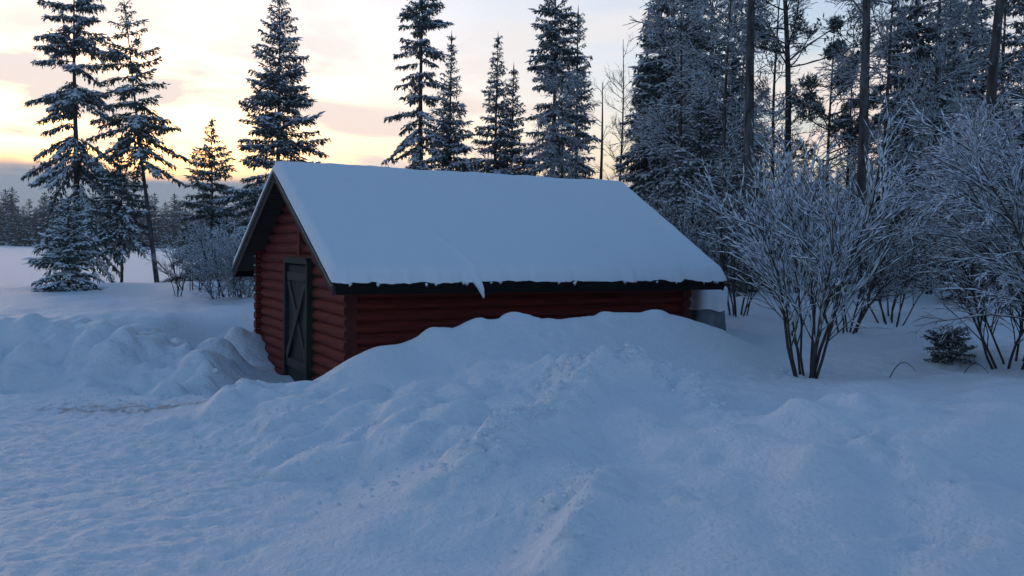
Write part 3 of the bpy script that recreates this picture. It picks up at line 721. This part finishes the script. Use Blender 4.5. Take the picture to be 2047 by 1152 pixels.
def pine_meshes(seed, H, first, R, trunk_r, n1=22, n2=5, tuft=12, snow=.6, bend=(0, 0), bare=0, side=None, el=1.0, flat=.35):
    rs = np.random.RandomState(seed); tk, wd, nd, sn = Geo(), Geo(), Geo(), Geo()
    K = 16; z = np.linspace(-.3, H, K); q = np.clip(z / H, 0, 1)
    T = np.stack([bend[0] * q ** 1.6 + .03 * np.sin(z * .9 + seed), bend[1] * q ** 1.6 + .03 * np.cos(z * .7), z], 1)[None]
    tk.tubes(T, trunk_r, trunk_r * .10, 9)
    bias = np.zeros(3) if side is None else np.asarray(side, float)
    B1 = grow(T, n1, first, .99, (.9, 1.45), (R * .55, R * 1.25), np.array([0, 0, flat]), rs, 6, bias=bias * .4, taper=1.2)
    B2 = grow(B1, n2, .35, 1.0, (.4, .9), (R * .18, R * .42), np.array([0, 0, .3]), rs, 4, rel=True)
    wd.tubes(B1, .022, .008, 5); wd.tubes(B2, .009, .004, 3)
    if bare:
        Bb = grow(T, bare, .12, first + .1, (1.2, 1.75), (R * .3, R * .8), np.array([0, 0, -.2]), rs, 5)
        Bc = grow(Bb, 4, .3, 1, (.4, .9), (R * .1, R * .25), np.array([0, 0, -.1]), rs, 4)
        wd.tubes(Bb, .012, .004, 4); wd.tubes(Bc, .005, .003, 3); snow_on(sn, Bb, .014, rs, .8); snow_on(sn, Bc, .011, rs, .8)
    snow_on(sn, B1, .030, rs, snow)
    c = np.concatenate([B2[:, -1], B2[:, 2], B1[:, -1], B1[:, -2], B1[:, -3], B2[:, 1]]); c = np.repeat(c, tuft, 0) + .05 * el * rs.randn(len(c) * tuft, 3)
    d = nrm(rs.randn(len(c), 3) * [1, 1, .7] + UP3 * .35); l = el * rs.uniform(.10, .20, len(c))
    nd.spindle(c, c + d * l[:, None], el * rs.uniform(.012, .022, len(c)), -.8)
    m = rs.rand(len(c)) < snow * .45
    sn.spindle(c[m] + UP3 * .02, c[m] + UP3 * .03 + d[m] * (l[m] * .9)[:, None], el * rs.uniform(.02, .045, m.sum()), .7)
    return tk.mesh('trunk', M_PBARK, True), wd.mesh('boughs', M_PBARK), nd.mesh('crown', M_PINE), sn.mesh('snow_load', M_TSNOW, True)

def spot(u, d):
    p = pt(u, 500, d); return np.array([p[0], p[1], gz(p[0], p[1])])
def top_height(u, v, d):
    """metres from the ground up to photo height v at depth d"""
    return float(pt(u, v, d)[2] - spot(u, d)[2])

# ------------------------------------------------------------------ trees at left
G_EDGE = 'trees along the field edge'
def spruce(u, vtop, d, base, R, label, seed, group=G_EDGE, name='spruce_tree', **kw):
    H = top_height(u, vtop, d)
    return place_tree(name, spruce_meshes(seed, H, base, R, **kw), spot(u, d), label, 'spruce', group=group)
spruce(152, -70, 30, 1.8, 1.85, 'tall ragged spruce with sagging snowy boughs at the left edge', 11, droop=1.5, openness=.5, prof=.40, snow=.85, dens=.85, tip=.10)
spruce(243, 318, 29.5, 1.75, 1.35, 'short dark spruce with a bare lower trunk, beside the leaning pine', 12, droop=.75, prof=.62, snow=.6, dens=1.0, tip=.1)
spruce(136, 398, 21.5, .10, .95, 'smallest spruce, low and thickly snowed, in front of the tall ragged spruce', 13, droop=.35, prof=.8, snow=1.3, dens=1.15, el=.85)
spruce(424, 238, 32, .3, 2.2, 'slim topped spruce just left of the big spruce by the gable', 14, droop=.7, prof=1.0, snow=.75, dens=1.0, tip=.03)
spruce(556, -4, 30, .4, 2.6, 'big dense spruce rising behind the hut gable', 15, droop=.6, prof=.85, snow=.85, dens=1.0, tip=.05, openness=.1)
lp = spot(315, 29.5)
pn = place_tree('pine_tree', spruce_meshes(27, top_height(250, 8, 29.5), 4.5, 1.85, droop=.75, prof=.75, snow=.55, dens=.75, openness=.35, tip=.06, trunk_r=.09, mats=(M_PBARK, M_PINE)), lp,
                'slender leaning pine with layered airy boughs and tall bare trunk', 'pine', group=G_EDGE, lean=(0, -.115))
# ------------------------------------------------------------------ trees behind the hut
G_BACK = 'trees behind the hut'
spruce(838, -90, 34, 3.6, 1.25, 'tall thin spruce with a gappy crown over the roof middle', 31, G_BACK, droop=1.1, openness=.45, prof=.28, snow=.8, dens=.8, tip=.12)
spruce(897, 72, 30, .5, 2.5, 'spruce with a long needle thin tip above the roof', 32, G_BACK, droop=.7, prof=1.4, snow=.85, tip=.02)
spruce(988, 75, 30, .5, 2.1, 'pointed spruce, taller of a close pair above the roof', 33, G_BACK, droop=.6, prof=1.15, snow=.8, tip=.02, openness=.1)
spruce(1020, 135, 30.6, .5, 1.6, 'pointed spruce, shorter of a close pair above the roof', 34, G_BACK, droop=.6, prof=1.05, snow=.8, tip=.03)
spruce(1102, -80, 33, 1.0, 1.3, 'very tall narrow spruce rising past the frame above the roof', 35, G_BACK, droop=1.0, prof=.4, snow=.9, tip=.12, openness=.25, dens=.9)
spruce(1147, 22, 34, 1.0, 1.15, 'narrow dark spruce tight against the very tall one', 36, G_BACK, droop=.8, prof=.65, snow=.8, tip=.05, openness=.1)
spruce(1286, 38, 29, .6, 1.6, 'narrow pointed spruce at the forest edge right of the bare birch', 37, G_BACK, droop=.8, prof=.85, snow=.9, tip=.03)
place_tree('birch_tree', birch_meshes(41, top_height(1237, 84, 31), 1.0, .07, first=.3, n1=34, n2=6, n3=4, frost=.008, cover=.35, up=.6), spot(1237, 31),
           'bare thin birch with fine upswept twigs above the roof end', 'birch', group=G_BACK)
place_tree('snag_tree', birch_meshes(42, top_height(1197, 168, 30), .7, .10, first=.3, n1=12, n2=3, n3=2, frost=.008, cover=.4, up=-.2, mat=M_BARK), spot(1197, 30),
           'straight dead pole of a tree with few twigs', 'dead tree', group=G_BACK)
place_tree('birch_tree', birch_meshes(43, top_height(1115, 170, 27), 1.15, .06, first=.2, n1=40, n2=8, n3=5, frost=.014, cover=.95, up=.3), spot(1118, 27),
           'frosted young birch in front of the very tall spruce', 'birch', group=G_BACK)
place_tree('alder_bush', shrub_meshes(44, 9, top_height(800, 300, 26), .3, n1=8, n2=5, l1=(.4, .9), l2=(.2, .4), sr=.008, cover=.3), spot(800, 26),
           'thin bare bush poking above the roof ridge', 'bush', group='bushes')
place_tree('alder_bush', shrub_meshes(45, 9, top_height(925, 270, 25), .3, n1=10, n2=6, l1=(.4, .9), l2=(.2, .4), sr=.014, cover=.95), spot(925, 25),
           'snowy bush poking above the roof in front of the needle tipped spruce', 'bush', group='bushes')

# ------------------------------------------------------------------ forest at right
G_FOR = 'forest trees at right'
fs = [spruce_meshes(51, 9.0, .8, 1.45, droop=.8, prof=.6, snow=.9), spruce_meshes(52, 11.0, 1.2, 1.35, droop=1.0, prof=.5, snow=.65, openness=.3),
      spruce_meshes(53, 5.2, .2, 1.6, droop=.6, prof=.9, snow=.65)]
fb = [birch_meshes(54, 9.0, 1.4, .08, first=.15, n1=40, n2=8, n3=5, frost=.017, cover=.95, up=.3), birch_meshes(55, 7.0, 1.3, .06, first=.1, n1=36, n2=8, n3=5, frost=.017, cover=.95, up=.1, droop=.2)]
fp = [pine_meshes(56, 15.0, .42, 1.7, .14, n1=34, n2=5, tuft=10, snow=.6, bare=26), pine_meshes(57, 12.0, .45, 1.5, .11, n1=34, n2=5, tuft=10, snow=.6, bare=22, bend=(.5, 0))]
def ft(kind, u, d, label, scale=1.0, rz=0.0, lean=None):
    ms, nm, cat = {'s0': (fs[0], 'spruce_tree', 'spruce'), 's1': (fs[1], 'spruce_tree', 'spruce'), 's2': (fs[2], 'spruce_tree', 'spruce'), 'b0': (fb[0], 'birch_tree', 'birch'),
                   'b1': (fb[1], 'birch_tree', 'birch'), 'p0': (fp[0], 'pine_tree', 'pine'), 'p1': (fp[1], 'pine_tree', 'pine')}[kind]
    return place_tree(nm, ms, spot(u, d), label, cat, rz, scale, G_FOR, lean)
ft('s1', 1330, 27, 'tall spruce right of the pointed forest edge spruce', 1.05, .3)
ft('s1', 1385, 29, 'dark dense spruce, second tall one in from the forest edge', 1.1, 2.1)
ft('b0', 1410, 24, 'frosted birch between the dark edge spruces and the thick pine trunk', 1.0, 1.0)
ft('p0', 1488, 20, 'thick straight pine trunk rising past the frame, leftmost of the forest pines', 1.0, .4)
ft('s0', 1455, 27, 'snowy spruce just left of the thick straight pine trunk', .9, 1.3)
ft('p1', 1572, 24, 'mid sized pine with snowy side twigs, second from the left', 1.1, 2.6)
ft('b0', 1540, 27, 'frosted birch behind the second pine', 1.05, 2.9)
pm2 = pine_meshes(58, top_height(1650, 45, 24), .45, 1.3, .075, n1=30, n2=6, tuft=12, snow=.6, bare=16)
place_tree('pine_tree', pm2, spot(1650, 24), 'small pine with flat snowy tiers standing in a gap of sky', 'pine', group=G_FOR)
ft('p0', 1728, 19, 'dark pine trunk leaning slightly right, behind the big shrub', .95, 3.4, (0, .03))
ft('s1', 1815, 22, 'dark dense spruce between the two slanting pine trunks', .92, 4.0)
ft('s0', 1880, 24, 'spruce half hidden behind the frosted bush at right', .85, 5.0)
ft('p0', 1945, 16.5, 'dark slanting pine trunk near the right edge', .9, 5.5, (0, .055))
ft('p1', 2040, 18, 'pine trunk at the very right edge', 1.1, .9, (0, .03))
ft('b1', 1690, 26, 'frosted birch to the left of the slightly leaning pine trunk', 1.1, .5)
ft('b1', 1990, 21, 'frosted birch between the two rightmost pines', 1.2, 3.5)
ft('b0', 1780, 30, 'frosted birch far back behind the dense spruce', 1.0, 5.0)
ft('b0', 1900, 31, 'frosted birch far back beside the half hidden spruce', 1.05, .2)
ft('b1', 1445, 21, 'frosted birch just in front of the thick straight pine', 1.15, 2.2)
ft('b1', 1765, 20, 'frosted birch right of the slightly leaning pine trunk', 1.2, 1.1)
ft('b0', 1860, 20, 'frosted birch right of the dense dark spruce', 1.0, 3.3)
ft('b1', 1350, 23, 'frosted birch at the roof end before the dark spruces', 1.2, 5.2)
rs = np.random.RandomState(77)
low = [(1395, 22, 'behind the roof end'), (1470, 22.5, 'at the foot of the thick straight pine'), (1560, 21.5, 'at the foot of the second pine'), (1640, 29, 'below the small tiered pine'),
       (1720, 25, 'behind the slightly leaning pine trunk'), (1800, 22.5, 'in front of the dense dark spruce'), (1890, 26, 'behind the frosted bush at right'), (1985, 18, 'beside the rightmost pine trunk')]
for k, (u, d, where) in enumerate(low):
    ft('s2', u, d, 'young snowy spruce ' + where, rs.uniform(.62, 1.0), rs.rand() * 6)
infill = [(1310, 31, 's1', .95, 'behind the narrow pointed edge spruce'), (1365, 25, 's0', .95, 'in front of the two tall edge spruces'), 
          (1600, 31, 's0', .5, 'low behind the sky gap, left of the small tiered pine'),
          (1700, 31, 's0', .5, 'low behind the sky gap, right of the small tiered pine'), 
          (1925, 25, 's0', 1.05, 'just left of the slanting pine trunk'), (2035, 26, 's1', 1.0, 'behind the rightmost pine')]
for u, d, kd, sc_, where in infill: ft(kd, u, d, 'snowy forest spruce ' + where, sc_, rs.rand() * 6)
for k in range(20):
    u = 1335 + k * 46 + rs.uniform(-16, 16); d = rs.uniform(33, 52); gapk = .55 if 1560 < u < 1750 or u > 1890 else 1.0
    ft('s%d' % (k % 2) if k % 3 else 'p1', u, d, 'distant spruce deep in the forest at right' if k % 3 else 'distant pine deep in the forest at right', gapk * rs.uniform(.6, .95), rs.rand() * 6)

# ------------------------------------------------------------------ far tree line across the field
ff = []
for s in range(4):
    a = spruce_meshes(90 + s, 12.0, .3, 3.6 + .4 * s, droop=.5, prof=.8, snow=.12, el=4.2, dens=1.6, trunk_r=.18)
    ff.append(a)
rs = np.random.RandomState(5)
for k in range(95):
    u = -160 + k * 9.0 + rs.uniform(-5, 5); d = rs.uniform(170, 230)
    p = spot(u, d)
    place_tree('spruce_tree', ff[k % 4], p, 'distant spruce in the tree line across the white field', 'spruce', rs.rand() * 6, rs.uniform(.55, 1.05) * (1.15 if k in (11, 14) else 1), 'far tree line across the field')

# ------------------------------------------------------------------ shrubs
sp_ = spot(1620, 9.8)
place_tree('willow_shrub', shrub_meshes(61, 11, 2.5, .36, n1=12, n2=5, n3=0, l1=(.6, 1.3), l2=(.25, .6), base_r=.17, stem_r=.0165, tr=.0065, sr=.0175, cover=1.0, up=.22, ang=(.18, .55), t0=.18), sp_,
           'large snow covered shrub with many dark stems fanning out, right of the hut', 'shrub', group='bushes')
sp_ = spot(2215, 9.0)
place_tree('willow_shrub', shrub_meshes(62, 14, 3.0, .42, n1=15, n2=8, n3=2, l1=(.7, 1.25), l2=(.2, .5), base_r=.35, stem_r=.018, tr=.006, sr=.018, cover=1.0, up=-.05, lean=(-.08, 0), droop=.12), sp_,
           'huge frosted bush with sweeping white branches cut by the right edge', 'shrub', group='bushes')
for u, d, h, lab, sd_ in ((2030, 10.0, 1.7, 'low frosted bush under the huge right edge bush', 72), (1475, 15.0, 2.2, 'frosted bush behind the hut far corner', 63), (1690, 12.8, 1.9, 'smaller snowy shrub behind the large fanning shrub', 64), 
                          (1790, 14.5, 2.3, 'frosted bush between the fanning shrub and the right edge bush', 66), (1400, 17.5, 2.9, 'frosted bush against the dark spruces past the roof end', 67)):
    place_tree('alder_bush', shrub_meshes(sd_, 10, h, .5, n1=10, n2=7, n3=2, l1=(.5, 1.0), l2=(.2, .4), base_r=.25, sr=.010, cover=.5, up=.1, droop=.05), spot(u, d), lab, 'bush', group='bushes')
place_tree('alder_bush', shrub_meshes(68, 14, 1.75, .6, n1=13, n2=7, n3=2, l1=(.4, .9), l2=(.2, .4), base_r=.6, sr=.013, cover=.95, up=.1, t0=.04), spot(468, 19.5), 'frosted bush at the left of the hut gable', 'bush', group='bushes')
place_tree('alder_bush', shrub_meshes(69, 8, 1.2, .6, n1=9, n2=5, l1=(.3, .6), l2=(.1, .3), base_r=.4, sr=.010, cover=.8), spot(390, 22), 'low frosted brush beside the leaning pine foot', 'bush', group='bushes')
place_tree('sapling', shrub_meshes(70, 4, 1.2, .35, n1=6, n2=3, l1=(.25, .5), l2=(.1, .2), base_r=.05, stem_r=.012, tr=.006, sr=.006, cover=.4), spot(352, 19.5), 'small bare sapling standing alone on the snow left of the hut', 'sapling')
jm_ = spruce_meshes(71, .75, .0, .52, droop=.15, prof=.35, snow=.3, el=.45, tip=.3, dens=1.6)
place_tree('juniper_bush', jm_, spot(1905, 10.4), 'small dark juniper low in the snow under the right edge bush', 'juniper', scale=.46)
for u, v, d, s_, lab in ((1815, 760, 9.2, 73, 'lone bent twig poking from the snow below the juniper'), (1960, 765, 9.0, 74, 'thin twig lying low on the snow at right')):
    rs = np.random.RandomState(s_); g = Geo(); p0 = spot(u, d); a = np.linspace(0, 1, 7)
    P = np.stack([.28 * (a - .5), .05 * np.sin(a * 3), -.04 + .16 * np.sin(a * 2.7)], 1)[None]
    g.tubes(P, .006, .003, 5)
    o = obj('fallen_twig', g.mesh('fallen_twig', M_TWIG), None, p0); tag(o, lab, 'twig')

# ------------------------------------------------------------------ crumbled snow on the ploughed bank
rs = np.random.RandomState(9); gm = Geo()
lm = [lump_mesh('crumb', M_SNOW, 1, 1, .8, s, 7, 4, .35) for s in range(4)]
lv = []
for m in lm:
    v = np.empty(len(m.vertices) * 3, np.float32); m.vertices.foreach_get('co', v); f = np.empty(len(m.polygons) * 3, np.int32); m.polygons.foreach_get('vertices', f); lv.append((v.reshape(-1, 3), f.reshape(-1, 3)))
def crumbs(path, n, sig, smin, smax):
    path = np.array([pt(*a) for a in path])[:, :2]; sl_ = np.linspace(0, 1, len(path)); t_ = rs.rand(n)
    x = np.interp(t_, sl_, path[:, 0]) + sig * rs.randn(n); y = np.interp(t_, sl_, path[:, 1]) + sig * rs.randn(n)
    z = ground_h(x, y); s = smin + (smax - smin) * rs.rand(n) ** 3
    for i in range(n):
        v, f = lv[i % 4]; a = rs.rand() * 6.28; c_, s2 = math.cos(a), math.sin(a)
        w = np.stack([v[:, 0] * c_ - v[:, 1] * s2, v[:, 0] * s2 + v[:, 1] * c_, v[:, 2]], 1) * s[i] + [x[i], y[i], z[i] + .15 * s[i]]
        gm.add(w, f)
crumbs([(1130, 745, 8.0), (1200, 760, 7.7), (1300, 772, 7.8), (1430, 830, 7.0)], 420, .13, .008, .035)
crumbs([(1180, 765, 7.6), (1100, 830, 6.9), (1000, 920, 6.0), (950, 950, 5.7)], 300, .12, .008, .028)
crumbs([(450, 860, 7.6), (560, 880, 7.3), (700, 930, 6.5), (850, 1000, 5.6)], 200, .3, .006, .03)
crumbs([(1150, 1040, 4.6), (1180, 900, 5.9)], 120, .15, .006, .02)
crumbs([(100, 800, 9.2), (380, 810, 9.0)], 90, .3, .008, .04)
cb = obj('snow_crumbs', gm.mesh('snow_crumbs', M_SNOW, True)); tag(cb, 'crumbled lumps of ploughed snow scattered over the bank', 'snow', kind='stuff')

# ------------------------------------------------------------------ cold hazy air
hz = bpy.data.materials.new('haze_air'); hz.use_nodes = True; t = hz.node_tree; t.nodes.clear()
pv = N(t, 'ShaderNodeVolumePrincipled', inp={'Color': (0.90, 0.94, 1.0, 1), 'Density': 0.0005, 'Anisotropy': 0.2})
om = N(t, 'ShaderNodeOutputMaterial'); t.links.new(pv.outputs[0], om.inputs['Volume'])
hv = np.array([(x, y, z) for z in (-2.5, 24) for y in (-900, 1900) for x in (-1900, 1900)], float)
hb = obj('haze', mesh_tris('haze', hv, [(0, 2, 3, 1), (4, 5, 7, 6), (0, 1, 5, 4), (2, 6, 7, 3), (0, 4, 6, 2), (1, 3, 7, 5)], False, (hz,)))
tag(hb, 'thin cold winter haze over the field', kind='stuff')
